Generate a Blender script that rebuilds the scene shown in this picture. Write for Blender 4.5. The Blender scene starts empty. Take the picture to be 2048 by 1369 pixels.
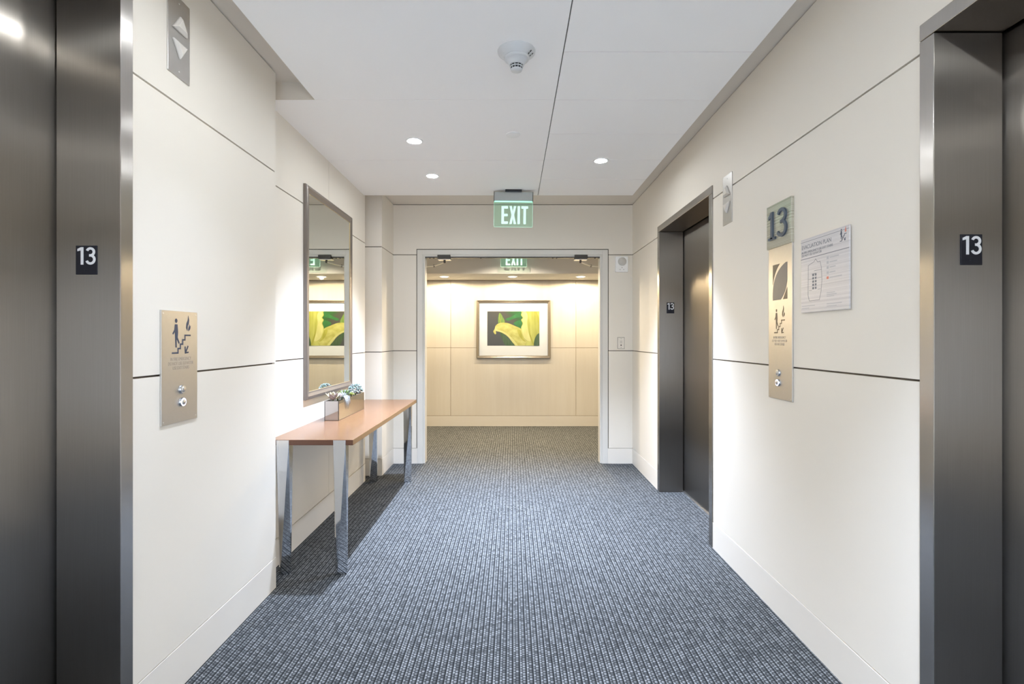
import bpy, math, random
from mathutils import Matrix, Vector
random.seed(7)
sc = bpy.context.scene
col = sc.collection
PI = math.pi

# ------------------------------------------------------------------ measures (metres, camera at X=0 Y=0)
F = 1000.0; EYE = 1.30
REAR_FILL = 18.0  # power of the added fill light at the rear
XR, XL, XREC = 1.243, -1.235, -1.342      # right wall, left wall, recessed left wall
YB, YEND = 5.18, -3.40                     # wall with the doorway, wall behind the viewer
ZC, ZP = 2.688, 2.593                      # perimeter ceiling, lower ceiling panels
J1, J2, ZB = 1.170, 2.165, 0.160           # panel joints, top of the baseboards
G = 0.0037                                  # half a reveal
YL1 = 2.607; YL2 = 4.55; YPIER = 4.726
YFAR, XC = 7.39, 3.6                       # corridor beyond the doors

# ------------------------------------------------------------------ node helpers
class NT:
    def __init__(self, name):
        self.m = bpy.data.materials.new(name); self.m.use_nodes = True
        self.t = self.m.node_tree; self.p = self.t.nodes['Principled BSDF']
    def node(self, kind, **kw):
        n = self.t.nodes.new(kind)
        for k, v in kw.items(): setattr(n, k, v)
        return n
    def link(self, a, b): self.t.links.new(a, b)
    def put(self, sock, v):
        if hasattr(v, 'is_output'): self.link(v, sock)
        else: sock.default_value = v
    def math(self, op, a, b=None, c=None, clamp=False):
        n = self.node('ShaderNodeMath', operation=op, use_clamp=clamp)
        for s, v in zip(n.inputs, (a, b, c)):
            if v is not None: self.put(s, v)
        return n.outputs[0]
    def coord(self, kind='Object'): return self.node('ShaderNodeTexCoord').outputs[kind]
    def sep(self, v):
        n = self.node('ShaderNodeSeparateXYZ'); self.link(v, n.inputs[0]); return n.outputs
    def comb(self, x, y, z):
        n = self.node('ShaderNodeCombineXYZ')
        for s, v in zip(n.inputs, (x, y, z)): self.put(s, v)
        return n.outputs[0]
    def scale(self, v, s):
        n = self.node('ShaderNodeMapping'); self.link(v, n.inputs[0]); n.inputs['Scale'].default_value = s
        return n.outputs[0]
    def noise(self, v, scale, detail=3.0, rough=0.5):
        n = self.node('ShaderNodeTexNoise'); self.link(v, n.inputs['Vector'])
        n.inputs['Scale'].default_value = scale; n.inputs['Detail'].default_value = detail
        n.inputs['Roughness'].default_value = rough
        return n.outputs['Fac']
    def ramp(self, fac, stops):
        n = self.node('ShaderNodeValToRGB'); e = n.color_ramp.elements
        while len(e) < len(stops): e.new(0.5)
        for q, (p, c) in zip(e, stops): q.position = p; q.color = (*c, 1)
        self.link(fac, n.inputs[0]); return n.outputs[0]
    def mix(self, fac, a, b):
        n = self.node('ShaderNodeMix', data_type='RGBA')
        self.put(n.inputs[0], fac)
        for i, v in ((6, a), (7, b)):
            self.put(n.inputs[i], v if hasattr(v, 'is_output') else (*v, 1))
        return n.outputs[2]
    def bump(self, h, strength, dist):
        n = self.node('ShaderNodeBump'); self.link(h, n.inputs['Height'])
        n.inputs['Strength'].default_value = strength; n.inputs['Distance'].default_value = dist
        self.link(n.outputs[0], self.p.inputs['Normal'])
    def set(self, color=None, rough=None, metal=None, spec=None, **kw):
        I = self.p.inputs
        if color is not None: self.put(I['Base Color'], color if hasattr(color, 'is_output') else (*color, 1))
        if rough is not None: self.put(I['Roughness'], rough)
        if metal is not None: I['Metallic'].default_value = metal
        if spec is not None: I['Specular IOR Level'].default_value = spec
        for k, v in kw.items(): self.put(I[k.replace('_', ' ')], v)
        return self.m

def plain(name, c, rough=0.5, metal=0.0, var=0.06, vs=20.0, spec=0.5):
    n = NT(name)
    f = n.noise(n.coord(), vs)
    lo = tuple(x * (1 - var) for x in c); hi = tuple(min(1, x * (1 + var)) for x in c)
    return n.set(n.mix(f, lo, hi), rough, metal, spec)

def glow(name, c, strength, base=(0.8, 0.8, 0.8)):
    n = NT(name)
    return n.set(base, 0.4, Emission_Color=(*c, 1), Emission_Strength=strength)

def brushed(name, c, rough=0.3, aniso=1.0):
    n = NT(name)
    co = n.coord()
    f = n.noise(n.scale(co, (90, 90, 1.2)), 4.0, 4)          # fine vertical grain
    g = n.noise(co, 1.7, 2)
    base = n.mix(f, tuple(x * 0.93 for x in c), tuple(min(1, x * 1.07) for x in c))
    r = n.math('ADD', n.math('MULTIPLY', g, 0.05), rough - 0.025)
    gl = n.node('ShaderNodeBsdfAnisotropic')
    tg = n.node('ShaderNodeCombineXYZ'); tg.inputs[0].default_value = 0.002; tg.inputs[1].default_value = 0.003; tg.inputs[2].default_value = 1.0
    n.link(base, gl.inputs['Color']); n.put(gl.inputs['Roughness'], r); gl.inputs['Anisotropy'].default_value = aniso
    n.link(tg.outputs[0], gl.inputs['Tangent'])
    n.link(gl.outputs[0], n.t.nodes['Material Output'].inputs[0])
    return n.m

def wood(name, axis, light, dark, rough, scale=1.0, spec=0.5, contrast=1.0):
    n = NT(name)
    s = [22.0, 22.0, 22.0]; s['xyz'.index(axis)] = 1.1
    co = n.scale(n.coord(), tuple(q * scale for q in s))
    a = n.noise(co, 1.0, 5, 0.6)
    s2 = [120.0, 120.0, 120.0]; s2['xyz'.index(axis)] = 4.0
    b = n.noise(n.scale(n.coord(), tuple(s2)), 1.0, 3, 0.6)
    f = n.math('ADD', n.math('MULTIPLY', a, 0.7), n.math('MULTIPLY', b, 0.3))
    w = 0.22 / contrast
    return n.set(n.ramp(f, [(0.5 - w, dark), (0.5 + w, light)]), rough, 0, spec)

M = {}
def wallmat():
    n = NT('wall_fabric')
    co = n.coord()
    f = n.noise(co, 1.3, 3)
    w = n.noise(n.scale(co, (1, 1, 1)), 420, 2)
    n.bump(w, 0.06, 0.001)
    return n.set(n.mix(f, (0.808, 0.758, 0.672), (0.832, 0.786, 0.702)), 0.55, 0, 0.3)
M['wall'] = wallmat()
M['base'] = plain('baseboard_paint', (0.82, 0.775, 0.70), 0.4, vs=3, var=0.02)
M['reveal'] = plain('reveal_bronze', (0.085, 0.065, 0.048), 0.5)
M['ceil'] = plain('ceiling_panel_white', (0.96, 0.955, 0.94), 0.75, vs=2, var=0.012, spec=0.2)
M['cove'] = plain('cove_paint', (0.74, 0.69, 0.61), 0.7, vs=3, var=0.02)
M['joint'] = plain('ceiling_joint', (0.16, 0.155, 0.145), 0.7)
M['frame_paint'] = plain('door_frame_paint', (0.72, 0.70, 0.65), 0.38, vs=4, var=0.02)
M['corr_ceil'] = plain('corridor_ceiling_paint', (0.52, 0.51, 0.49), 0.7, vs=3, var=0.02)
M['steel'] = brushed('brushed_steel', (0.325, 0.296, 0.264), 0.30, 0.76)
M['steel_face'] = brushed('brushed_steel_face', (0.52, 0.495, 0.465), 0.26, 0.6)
M['satin'] = plain('satin_nickel', (0.60, 0.585, 0.562), 0.38, 1.0, 0.03, 60)
M['sill'] = plain('sill_aluminium', (0.75, 0.74, 0.72), 0.35, 1.0, 0.03, 60)
M['chrome'] = plain('polished_chrome', (0.60, 0.615, 0.635), 0.05, 1.0, 0.01, 8)
M['black'] = plain('black_plastic', (0.012, 0.013, 0.016), 0.4)
M['dark'] = plain('dark_bronze', (0.045, 0.037, 0.03), 0.45)
M['plate'] = plain('black_sign_plate', (0.010, 0.011, 0.018), 0.35)
M['white_mark'] = plain('white_lettering', (0.82, 0.82, 0.82), 0.5, var=0.01)
M['white_plastic'] = plain('white_plastic', (0.90, 0.90, 0.89), 0.4, var=0.02)
M['navy'] = plain('navy_print', (0.035, 0.055, 0.10), 0.5)
M['brown_mark'] = plain('etched_brown', (0.17, 0.14, 0.10), 0.5)
M['faint_mark'] = plain('etched_grey', (0.36, 0.33, 0.29), 0.5)
M['slate'] = plain('slate_paint', (0.075, 0.10, 0.135), 0.4)
M['logo'] = plain('logo_grey', (0.17, 0.165, 0.17), 0.4, 0.2)
M['logo_dark'] = plain('logo_bronze', (0.11, 0.095, 0.08), 0.4, 0.2)
M['mirror'] = plain('mirror_glass', (0.80, 0.82, 0.78), 0.012, 1.0, 0.0)
M['smoke_mirror'] = plain('tinted_mirror_glass', (0.44, 0.43, 0.425), 0.03, 1.0, 0.0)
M['frame'] = plain('mirror_frame_pewter', (0.235, 0.205, 0.185), 0.35, 0.55, 0.05, 30)
M['pframe'] = plain('picture_frame_pewter', (0.26, 0.235, 0.20), 0.30, 0.75, 0.05, 30)
M['gold'] = plain('gilt_lip', (0.55, 0.43, 0.24), 0.35, 0.8)
M['mat'] = plain('picture_mount', (0.47, 0.51, 0.57), 0.7, var=0.01)
M['lamp'] = glow('downlight_lens', (0.93, 0.97, 1.0), 120.0)
M['warmlamp'] = glow('warm_downlight_lens', (1.0, 0.90, 0.74), 9.0)
M['ring'] = glow('button_ring', (0.72, 0.70, 1.0), 2.2)
M['exit'] = glow('exit_letters', (0.62, 1.0, 0.82), 0.47, (0.2, 0.22, 0.21))
M['led'] = glow('exit_led_bar', (0.25, 1.0, 0.60), 0.5)
M['alu'] = plain('sign_aluminium', (0.48, 0.50, 0.49), 0.38, 0.8, 0.04, 40)
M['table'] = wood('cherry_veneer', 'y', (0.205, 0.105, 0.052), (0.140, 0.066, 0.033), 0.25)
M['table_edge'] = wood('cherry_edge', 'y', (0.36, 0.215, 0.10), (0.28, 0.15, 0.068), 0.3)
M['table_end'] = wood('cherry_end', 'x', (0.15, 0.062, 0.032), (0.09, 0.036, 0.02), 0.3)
M['maple'] = wood('maple_veneer', 'z', (0.50, 0.480, 0.44), (0.45, 0.42, 0.37), 0.4, 0.4, 0.4)
M['maple_base'] = wood('maple_base', 'x', (0.52, 0.50, 0.465), (0.485, 0.46, 0.42), 0.4, 0.5, 0.4)
M['maple_gap'] = plain('maple_gap', (0.30, 0.20, 0.10), 0.6)
M['soil'] = plain('potting_soil', (0.06, 0.045, 0.03), 0.9, vs=80, var=0.4)
M['detector'] = plain('detector_plastic', (0.66, 0.675, 0.68), 0.35, var=0.02)
M['arrow_lens'] = plain('arrow_lens', (0.70, 0.66, 0.60), 0.45, var=0.02)
M['grey_mesh'] = plain('speaker_mesh', (0.62, 0.60, 0.56), 0.6, vs=500, var=0.25)
M['plan_print'] = plain('plan_ink', (0.20, 0.21, 0.24), 0.6)
M['plan_faint'] = plain('plan_faint_ink', (0.50, 0.50, 0.52), 0.6)
M['plan_red'] = plain('plan_red_ink', (0.75, 0.24, 0.16), 0.6)

def glassmat():
    n = NT('edge_lit_acrylic'); t = n.t
    tr = n.node('ShaderNodeBsdfTransparent'); tr.inputs[0].default_value = (0.86, 0.94, 0.89, 1)
    gl = n.node('ShaderNodeBsdfGlossy'); gl.inputs[1].default_value = 0.05
    em = n.node('ShaderNodeEmission'); em.inputs[0].default_value = (0.3, 0.9, 0.6, 1); em.inputs[1].default_value = 0.03
    mx = n.node('ShaderNodeMixShader'); mx.inputs[0].default_value = 0.05
    ad = n.node('ShaderNodeAddShader')
    n.link(tr.outputs[0], mx.inputs[1]); n.link(gl.outputs[0], mx.inputs[2])
    n.link(mx.outputs[0], ad.inputs[0]); n.link(em.outputs[0], ad.inputs[1])
    n.link(ad.outputs[0], t.nodes['Material Output'].inputs[0])
    return n.m
M['acrylic'] = glassmat()
M['acrylic_edge'] = glow('acrylic_lit_edge', (0.5, 1.0, 0.8), 0.22, (0.5, 0.7, 0.6))

def carpetmat(name, lo, mid, hi, flat):
    n = NT(name)
    x, y, z = n.sep(n.coord())
    P = 0.0262
    u = n.math('DIVIDE', x, P); v = n.math('DIVIDE', y, 0.0150)
    fx = n.math('FRACT', u)
    ci = n.math('FLOOR', n.math('MULTIPLY', u, 2.0))
    half = n.math('MULTIPLY', n.math('MODULO', n.math('ABSOLUTE', ci), 2.0), 0.5)
    vv = n.math('ADD', v, half)
    ri = n.math('FLOOR', vv)
    wn = n.node('ShaderNodeTexWhiteNoise', noise_dimensions='2D')
    n.link(n.comb(ci, ri, 0.0), wn.inputs['Vector'])
    du = n.math('SINE', n.math('MULTIPLY', n.math('FRACT', n.math('MULTIPLY', u, 2.0)), PI))
    dv = n.math('SINE', n.math('MULTIPLY', n.math('FRACT', vv), PI))
    rib = n.math('SINE', n.math('MULTIPLY', fx, PI))                       # the cord itself
    d = n.math('MULTIPLY', n.math('POWER', du, 0.5), n.math('ADD', n.math('MULTIPLY', dv, 0.85), 0.15))
    val = n.math('MULTIPLY', d, n.math('ADD', n.math('MULTIPLY', wn.outputs[0], 0.70), 0.55))
    val = n.math('MULTIPLY', val, n.math('ADD', n.math('MULTIPLY', rib, 0.65), 0.45))
    groove = n.math('LESS_THAN', fx, 0.16)
    thread = n.math('MULTIPLY', n.math('GREATER_THAN', fx, 0.16), n.math('LESS_THAN', fx, 0.23))
    val = n.math('MULTIPLY', val, n.math('SUBTRACT', 1.0, n.math('MULTIPLY', groove, 0.9)))
    val = n.math('ADD', val, n.math('MULTIPLY', thread, 0.40))
    fuzz = n.noise(n.coord(), 700, 2)
    val = n.math('ADD', val, n.math('MULTIPLY', n.math('SUBTRACT', fuzz, 0.5), 0.22))
    c = n.ramp(val, [(0.05, lo), (0.42, mid), (1.0, hi)])
    wear = n.noise(n.coord(), 1.1, 2)
    c2 = n.mix(n.math('MULTIPLY', wear, 0.2), c, flat)
    n.bump(val, 0.5, 0.003)
    return n.set(c2, 0.95, 0, 0.1)
M['carpet'] = carpetmat('ribbed_carpet', (0.011, 0.012, 0.013), (0.062, 0.066, 0.0685), (0.235, 0.244, 0.25), (0.062, 0.066, 0.0685))

def stripemat(name, axis, base, ink, freq, metal=0.0, rough=0.4, amount=1.0):
    n = NT(name)
    c = n.sep(n.coord())['xyz'.index(axis)]
    f = n.noise(n.comb(n.math('MULTIPLY', c, freq), 0.0, 0.0), 1.0, 3, 0.7)
    return n.set(n.ramp(f, [(0.5 - 0.18 / amount, ink), (0.5 + 0.06 / amount, base)]), rough, metal)
M['plaque'] = stripemat('striated_plaque', 'y', (0.62, 0.60, 0.50), (0.30, 0.285, 0.22), 150, 0.35, 0.16)
M['plan'] = stripemat('striated_plan_panel', 'y', (0.70, 0.68, 0.68), (0.53, 0.51, 0.52), 110, 0.0, 0.3)

# ------------------------------------------------------------------ mesh helpers
class B:
    def __init__(s): s.v = []; s.f = []; s.m = []; s.sm = []
    def add(s, vs, fs, mi=0, smooth=False):
        o = len(s.v); s.v += [tuple(p) for p in vs]
        for f in fs: s.f.append([o + i for i in f]); s.m.append(mi); s.sm.append(smooth)
        return s
    def box(s, x0, x1, y0, y1, z0, z1, mi=0):
        x0, x1 = sorted((x0, x1)); y0, y1 = sorted((y0, y1)); z0, z1 = sorted((z0, z1))
        vs = [(x, y, z) for z in (z0, z1) for y in (y0, y1) for x in (x0, x1)]
        return s.add(vs, [(0, 2, 3, 1), (4, 5, 7, 6), (0, 1, 5, 4), (2, 6, 7, 3), (0, 4, 6, 2), (1, 3, 7, 5)], mi)
    def prism(s, pts, z0, z1, mi=0):                      # polygon in xy pulled along z
        a = sum(pts[i][0] * pts[(i + 1) % len(pts)][1] - pts[(i + 1) % len(pts)][0] * pts[i][1] for i in range(len(pts)))
        if a < 0: pts = pts[::-1]
        k = len(pts)
        vs = [(x, y, z0) for x, y in pts] + [(x, y, z1) for x, y in pts]
        fs = [tuple(range(k))[::-1], tuple(range(k, 2 * k))] + [(i, (i + 1) % k, k + (i + 1) % k, k + i) for i in range(k)]
        return s.add(vs, fs, mi)
    def lathe(s, prof, n=32, mi=0, smooth=True, c=(0, 0)):  # (r, z) profile around z
        vs = []; fs = []
        for r, z in prof:
            for k in range(n):
                a = 2 * PI * k / n; vs.append((c[0] + r * math.cos(a), c[1] + r * math.sin(a), z))
        for i in range(len(prof) - 1):
            for k in range(n):
                fs.append((i * n + k, i * n + (k + 1) % n, (i + 1) * n + (k + 1) % n, (i + 1) * n + k))
        s.add(vs, fs, mi, smooth)
        for i, rev in ((0, True), (len(prof) - 1, False)):
            if prof[i][0] > 1e-6:
                ring = [vs[i * n + k] for k in range(n)]
                s.add(ring, [tuple(range(n))[::-1] if rev else tuple(range(n))], mi)
        return s
    def tube(s, pts, r, n=8, mi=0):
        pts = [Vector(p) for p in pts]; rings = []
        for i, p in enumerate(pts):
            t = (pts[min(i + 1, len(pts) - 1)] - pts[max(i - 1, 0)]).normalized()
            up = Vector((0, 0, 1)) if abs(t.z) < 0.9 else Vector((1, 0, 0))
            a = t.cross(up).normalized(); b = t.cross(a)
            rr = r[i] if isinstance(r, (list, tuple)) else r
            rings.append([p + (a * math.cos(2 * PI * k / n) + b * math.sin(2 * PI * k / n)) * rr for k in range(n)])
        vs = [q for R in rings for q in R]
        fs = [(i * n + k, i * n + (k + 1) % n, (i + 1) * n + (k + 1) % n, (i + 1) * n + k) for i in range(len(pts) - 1) for k in range(n)]
        fs += [tuple(range(n))[::-1], tuple((len(pts) - 1) * n + k for k in range(n))]
        return s.add(vs, fs, mi, True)
    def stroke(s, pts, w, z0, z1, mi=0, closed=False):     # a flat line of width w through xy points
        n = len(pts)
        L, R = [], []
        for i in range(n):
            a = pts[(i - 1) % n] if closed or i else None
            b = pts[(i + 1) % n] if closed or i < n - 1 else None
            p = Vector(pts[i])
            d1 = (p - Vector(a)).normalized() if a is not None else None
            d2 = (Vector(b) - p).normalized() if b is not None else None
            d1 = d1 or d2; d2 = d2 or d1
            n1 = Vector((-d1.y, d1.x)); n2 = Vector((-d2.y, d2.x))
            nn = n1 + n2
            nn = nn.normalized() if nn.length > 1e-6 else n1
            k = min(2.0, 1 / max(0.35, nn.dot(n1)))
            L.append(p + nn * w / 2 * k); R.append(p - nn * w / 2 * k)
        m = n if closed else n - 1
        vs = [(q.x, q.y, z) for z in (z0, z1) for i in range(n) for q in (L[i], R[i])]
        o = 2 * n; fs = []
        for i in range(m):
            j = (i + 1) % n
            a, b, c, d = 2 * i, 2 * i + 1, 2 * j + 1, 2 * j
            fs += [(o + a, o + b, o + c, o + d), (d, c, b, a), (a, o + a, o + d, d), (b, c, o + c, o + b)]
        if not closed: fs += [(0, 1, o + 1, o), (o - 1, o - 2, 2 * o - 2, 2 * o - 1)]
        return s.add(vs, fs, mi)
    def build(s, name, mats, parent=None, bevel=0.0, seg=2):
        me = bpy.data.meshes.new(name)
        me.from_pydata(s.v, [], s.f)
        for k in (mats if isinstance(mats, (list, tuple)) else [mats]): me.materials.append(M[k])
        me.polygons.foreach_set('material_index', s.m)
        me.polygons.foreach_set('use_smooth', s.sm)
        me.update()
        o = bpy.data.objects.new(name, me); col.objects.link(o)
        if parent is not None: o.parent = parent
        if bevel:
            b = o.modifiers.new('bevel', 'BEVEL'); b.width = bevel; b.segments = seg; b.limit_method = 'ANGLE'
            b.harden_normals = False
        return o

def tag(o, label, cat, group=None):
    o['label'] = label; o['category'] = cat
    if group: o['group'] = group
    return o
def struct(o): o['kind'] = 'structure'; return o
def thing(name, label, cat, loc=(0, 0, 0), basis=None, group=None):
    o = bpy.data.objects.new(name, None); col.objects.link(o); o.empty_display_size = 0.05
    if basis is None: o.location = loc
    else:
        u, v, w = (Vector(q) for q in basis)
        m = Matrix((u, v, w)).transposed().to_4x4(); m.translation = Vector(loc)
        o.matrix_world = m
    return tag(o, label, cat, group)
ON_RIGHT = ((0, -1, 0), (0, 0, 1), (-1, 0, 0))      # u right, v up, w out of the wall
ON_LEFT = ((0, 1, 0), (0, 0, 1), (1, 0, 0))
ON_BACK = ((1, 0, 0), (0, 0, 1), (0, -1, 0))
UNDER = ((1, 0, 0), (0, -1, 0), (0, 0, -1))
def dup(root, loc, label, group=None):
    r = root.copy(); col.objects.link(r); r.location = loc; r['label'] = label
    if group: r['group'] = group
    for ch in [q for q in root.children if q.type != 'LIGHT']:
        c = ch.copy(); col.objects.link(c); c.parent = r
        for g in list(ch.children):
            d = g.copy(); col.objects.link(d); d.parent = c
    return r

def text(name, body, height, mat, parent, at=(0, 0), depth=0.0006, z=0.0, xscale=1.0, bold=0.0, align='CENTER'):
    cu = bpy.data.curves.new(name, 'FONT'); cu.body = body; cu.align_x = align; cu.align_y = 'CENTER'
    cu.size = height * 1.37; cu.extrude = depth / 2; cu.offset = bold; cu.resolution_u = 6; cu.space_line = 0.95
    t = bpy.data.objects.new(name, cu); col.objects.link(t)
    bpy.context.view_layer.update()
    me = bpy.data.meshes.new_from_object(t.evaluated_get(bpy.context.evaluated_depsgraph_get()))
    bpy.data.objects.remove(t); bpy.data.curves.remove(cu)
    for v in me.vertices: v.co = (v.co.x * xscale + at[0], v.co.y + at[1], v.co.z + z + depth / 2)
    me.materials.clear(); me.materials.append(M[mat])
    o = bpy.data.objects.new(name, me); col.objects.link(o); o.parent = parent
    return o

# ------------------------------------------------------------------ room shell
struct(B().box(-1.75, 1.75, YEND, YB + 0.06, -0.05, 0).box(-XC, XC, YB + 0.06, YFAR + 0.02, -0.05, 0).build('floor', 'carpet'))


def side_wall(name, X, s, spans, holes, back=0.10, top=ZC - 0.006):
    """panels standing on plane X, s = direction into the wall; spans of full height, holes (y0, y1, z) under a lintel"""
    b = B()
    for y0, y1 in spans:
        for z0, z1 in ((ZB + 0.002, J1 - G), (J1 + G, J2 - G), (J2 + G, top)):
            b.box(X, X + s * 0.012, y0, y1, z0, z1, 0)
        b.box(X + s * 0.012, X + s * back, y0, y1, 0.0, ZC, 1)
    for y0, y1, z in holes:
        b.box(X, X + s * 0.012, y0, y1, z, top, 0)
        b.box(X + s * 0.012, X + s * back, y0, y1, z, ZC, 1)
    return b
def skirting(name, X, s, spans):
    b = B()
    for y0, y1 in spans: b.box(X - s * 0.002, X + s * 0.012, y0, y1, 0, ZB - 0.002)
    return struct(b.build(name, 'base'))

ER1, ER2, EL1 = (0.35, 1.52), (3.10, 4.27), (0.45, 1.62)
ETOP = 2.25
sp = [(YEND, ER1[0]), (ER1[1], ER2[0]), (ER2[1], YB)]
EH = 2.56
struct(side_wall('wall_right', XR, 1, sp, [(*ER1, ETOP), (*ER2, ETOP)]).build('wall_right', ['wall', 'reveal']))
skirting('baseboard_right', XR, 1, sp)
sp = [(YEND, EL1[0]), (EL1[1], YL1 - 0.012)]
b = side_wall('wall_left', XL, -1, sp, [(*EL1, EH)])
b.box(XL, XREC - 0.03, YL1 - 0.012, YL1, 0, ZC - 0.006, 0)
struct(b.build('wall_left', ['wall', 'reveal']))
skirting('baseboard_left', XL, -1, [(YEND, EL1[0]), (EL1[1], YL1)])
# recessed feature wall with one upright joint
b = B(); YJ = 3.65
for y0, y1 in ((YL1, YJ - 0.002), (YJ + 0.002, YL2)):
    for z0, z1 in ((ZB + 0.002, J1 - G), (J1 + G, J2 - G), (J2 + G, ZC)):
        b.box(XREC, XREC - 0.012, y0, y1, z0, z1, 0)
b.box(XREC - 0.012, XREC - 0.26, YL1, YL2 - 0.002, 0, ZC, 1)
b.box(XREC - 0.012, XREC - 0.26, YL2 - 0.002, YL2, 0, ZC, 0)
struct(b.build('wall_left_recess', ['wall', 'reveal']))
b = B().box(XREC + 0.002, XREC - 0.012, YL1, YL2, 0, ZB - 0.002)
struct(b.build('baseboard_left_recess', 'base'))
# pier in the far left corner, behind a narrow slot
b = B()
for z0, z1 in ((ZB + 0.002, J1 - G), (J1 + G, J2 - G), (J2 + G, ZC - 0.006)):
    b.box(-1.62, XL, YPIER, YPIER + 0.012, z0, z1, 0)
    b.box(XL - 0.012, XL, YPIER + 0.012, YB, z0, z1, 0)
b.box(-1.62, XL - 0.012, YPIER + 0.012, YB, 0, ZC, 1)
b.box(-1.64, -1.602, YL2, YPIER, 0, ZC, 0)
struct(b.build('wall_left_pier', ['wall', 'reveal']))
b = B().box(-1.60, XL + 0.002, YPIER - 0.002, YPIER + 0.012, 0, ZB - 0.002).box(XL - 0.012, XL + 0.002, YPIER + 0.012, YB, 0, ZB - 0.002)
struct(b.build('baseboard_left_pier', 'base'))

# wall with the doorway
DX, DZ, FX, FZ = 0.908, 2.144, 0.992, 2.222
b = B()
for s in (-1, 1):
    xo = XR if s > 0 else -XL
    for z0, z1 in ((ZB + 0.002, J1 - G), (J1 + G, J2 - G)):
        b.box(s * (FX + G), s * xo, YB, YB + 0.012, z0, z1, 0)
    b.box(s * (FX + G), s * xo, YB, YB + 0.012, J2 + G, FZ + G, 0)
    b.box(s * FX, s * (xo + 0.3), YB + 0.012, YB + 0.12, 0, ZC, 1)
b.box(XL, XR, YB, YB + 0.012, FZ + G, ZC - 0.006, 0)
b.box(-FX, FX, YB + 0.012, YB + 0.12, FZ, ZC, 1)
struct(b.build('wall_back', ['wall', 'reveal']))
b = B()
for s in (-1, 1):
    xo = XR if s > 0 else -XL
    b.box(s * (FX - G), s * xo, YB - 0.001, YB + 0.012, 0, ZB - 0.002)
struct(b.build('baseboard_back', 'base'))
b = B()
for s in (-1, 1):
    b.box(s * 0.932, s * (FX - G), YB, YB + 0.12, 0, FZ - G)
    b.box(s * 0.922, s * 0.932, YB + 0.006, YB + 0.12, 0, 2.168)
    b.box(s * DX, s * 0.922, YB + 0.014, YB + 0.12, 0, 2.156)
b.box(-0.932, 0.932, YB, YB + 0.12, 2.168, FZ - G)
b.box(-0.922, 0.922, YB + 0.006, YB + 0.12, 2.156, 2.168)
b.box(-DX, DX, YB + 0.014, YB + 0.12, DZ + 0.004, 2.156)
struct(b.build('trim_1', 'frame_paint', bevel=0.0015))
b = B().box(-DX, DX, YB + 0.018, YB + 0.075, DZ - 0.006, DZ + 0.004)
for x in (-0.86, -0.82, -0.33, 0.42, 0.46, 0.86): b.lathe([(0.006, DZ - 0.014), (0.006, DZ - 0.006)], 10, 0, c=(x, YB + 0.03))
struct(b.build('trim_2', 'black'))
for k, s in ((1, -1), (2, 1)):                      # leaves swung right back against the corridor side
    b = B().box(s * 0.955, s * 1.85, 5.335, 5.38, 0.012, 2.12, 0)
    struct(b.build('door_%d' % k, 'frame_paint', bevel=0.002))

# rear end of the lobby: paneling around a made-up window, added to let daylight in
WX, WZ0, WZ1 = 1.0, 0.35, 2.30
b = B()
for s in (-1, 1): b.box(s * WX, s * (XR if s > 0 else -XL), YEND, YEND - 0.1, 0, ZC, 0)
b.box(-WX, WX, YEND, YEND - 0.1, 0, WZ0, 0).box(-WX, WX, YEND, YEND - 0.1, WZ1, ZC, 0)
struct(b.build('wall_rear', ['wall', 'reveal']))
b = B()
for s in (-1, 1): b.box(s * WX, s * (WX - 0.05), YEND - 0.02, YEND - 0.08, WZ0, WZ1)
b.box(-0.025, 0.025, YEND - 0.02, YEND - 0.08, WZ0 + 0.05, WZ1 - 0.05)
for z in (WZ0, WZ1 - 0.05): b.box(-WX + 0.05, WX - 0.05, YEND - 0.02, YEND - 0.08, z, z + 0.05)
added_win = struct(b.build('added_window_1', 'frame_paint'))
struct(B().box(XL, XR, YEND + 0.002, YEND - 0.012, 0, ZB - 0.002).build('baseboard_rear', 'base'))
dl = bpy.data.lights.new('fill_daylight', 'AREA'); dl.shape = 'RECTANGLE'; dl.size = 2 * WX; dl.size_y = WZ1 - WZ0  # unseen fill lamp behind the added window, brightens the lobby
dl.energy = REAR_FILL; dl.color = (0.82, 0.95, 1.14)
do = bpy.data.objects.new('fill_daylight', dl); col.objects.link(do)
do.location = (0, YEND - 0.13, (WZ0 + WZ1) / 2); do.rotation_euler = (PI / 2, 0, 0)

# ceilings
struct(B().box(-1.75, 1.75, YEND - 0.1, YB + 0.12, ZC, ZC + 0.06).build('ceiling_cove', 'cove'))
XA, XJ, XZ = -1.071, 0.230, 1.085
def jy(y): return (ZP - EYE) * F / (677 - y)
YSTEP = jy(200); YE = 1000 / 221.2
left_j = [YEND + 0.16, -1.87, -0.95, -0.04, 0.875, 1.79, YSTEP, jy(321), YE]
right_j = [YEND + 0.16] + [jy(104) - 0.4545 * k for k in range(11, 0, -1)] + [jy(104), YSTEP, jy(268), jy(320), jy(359), YE]
b = B(); q = 0.0022
def cpanel(x0, x1, y0, y1):
    b.box(x0, x1, y0, y1, ZP, ZP + 0.014, 0)
for k in range(len(left_j) - 1):
    y0, y1 = left_j[k], left_j[k + 1]
    x0 = XREC if y0 >= YSTEP - 1e-6 else XA
    cpanel(x0, XJ - 0.0028, y0 + (0 if y0 == YSTEP else q), y1 - (0 if y1 == YE else q))
for k in range(len(right_j) - 1):
    y0, y1 = right_j[k], right_j[k + 1]
    cpanel(XJ + 0.0028, XZ, y0 + q, y1 - (0 if y1 == YE else q))
b.box(XA, XZ, YEND + 0.16, YSTEP, ZP + 0.014, ZC, 1)
b.box(XREC, XZ, YSTEP, YE, ZP + 0.014, ZC, 1)
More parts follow.
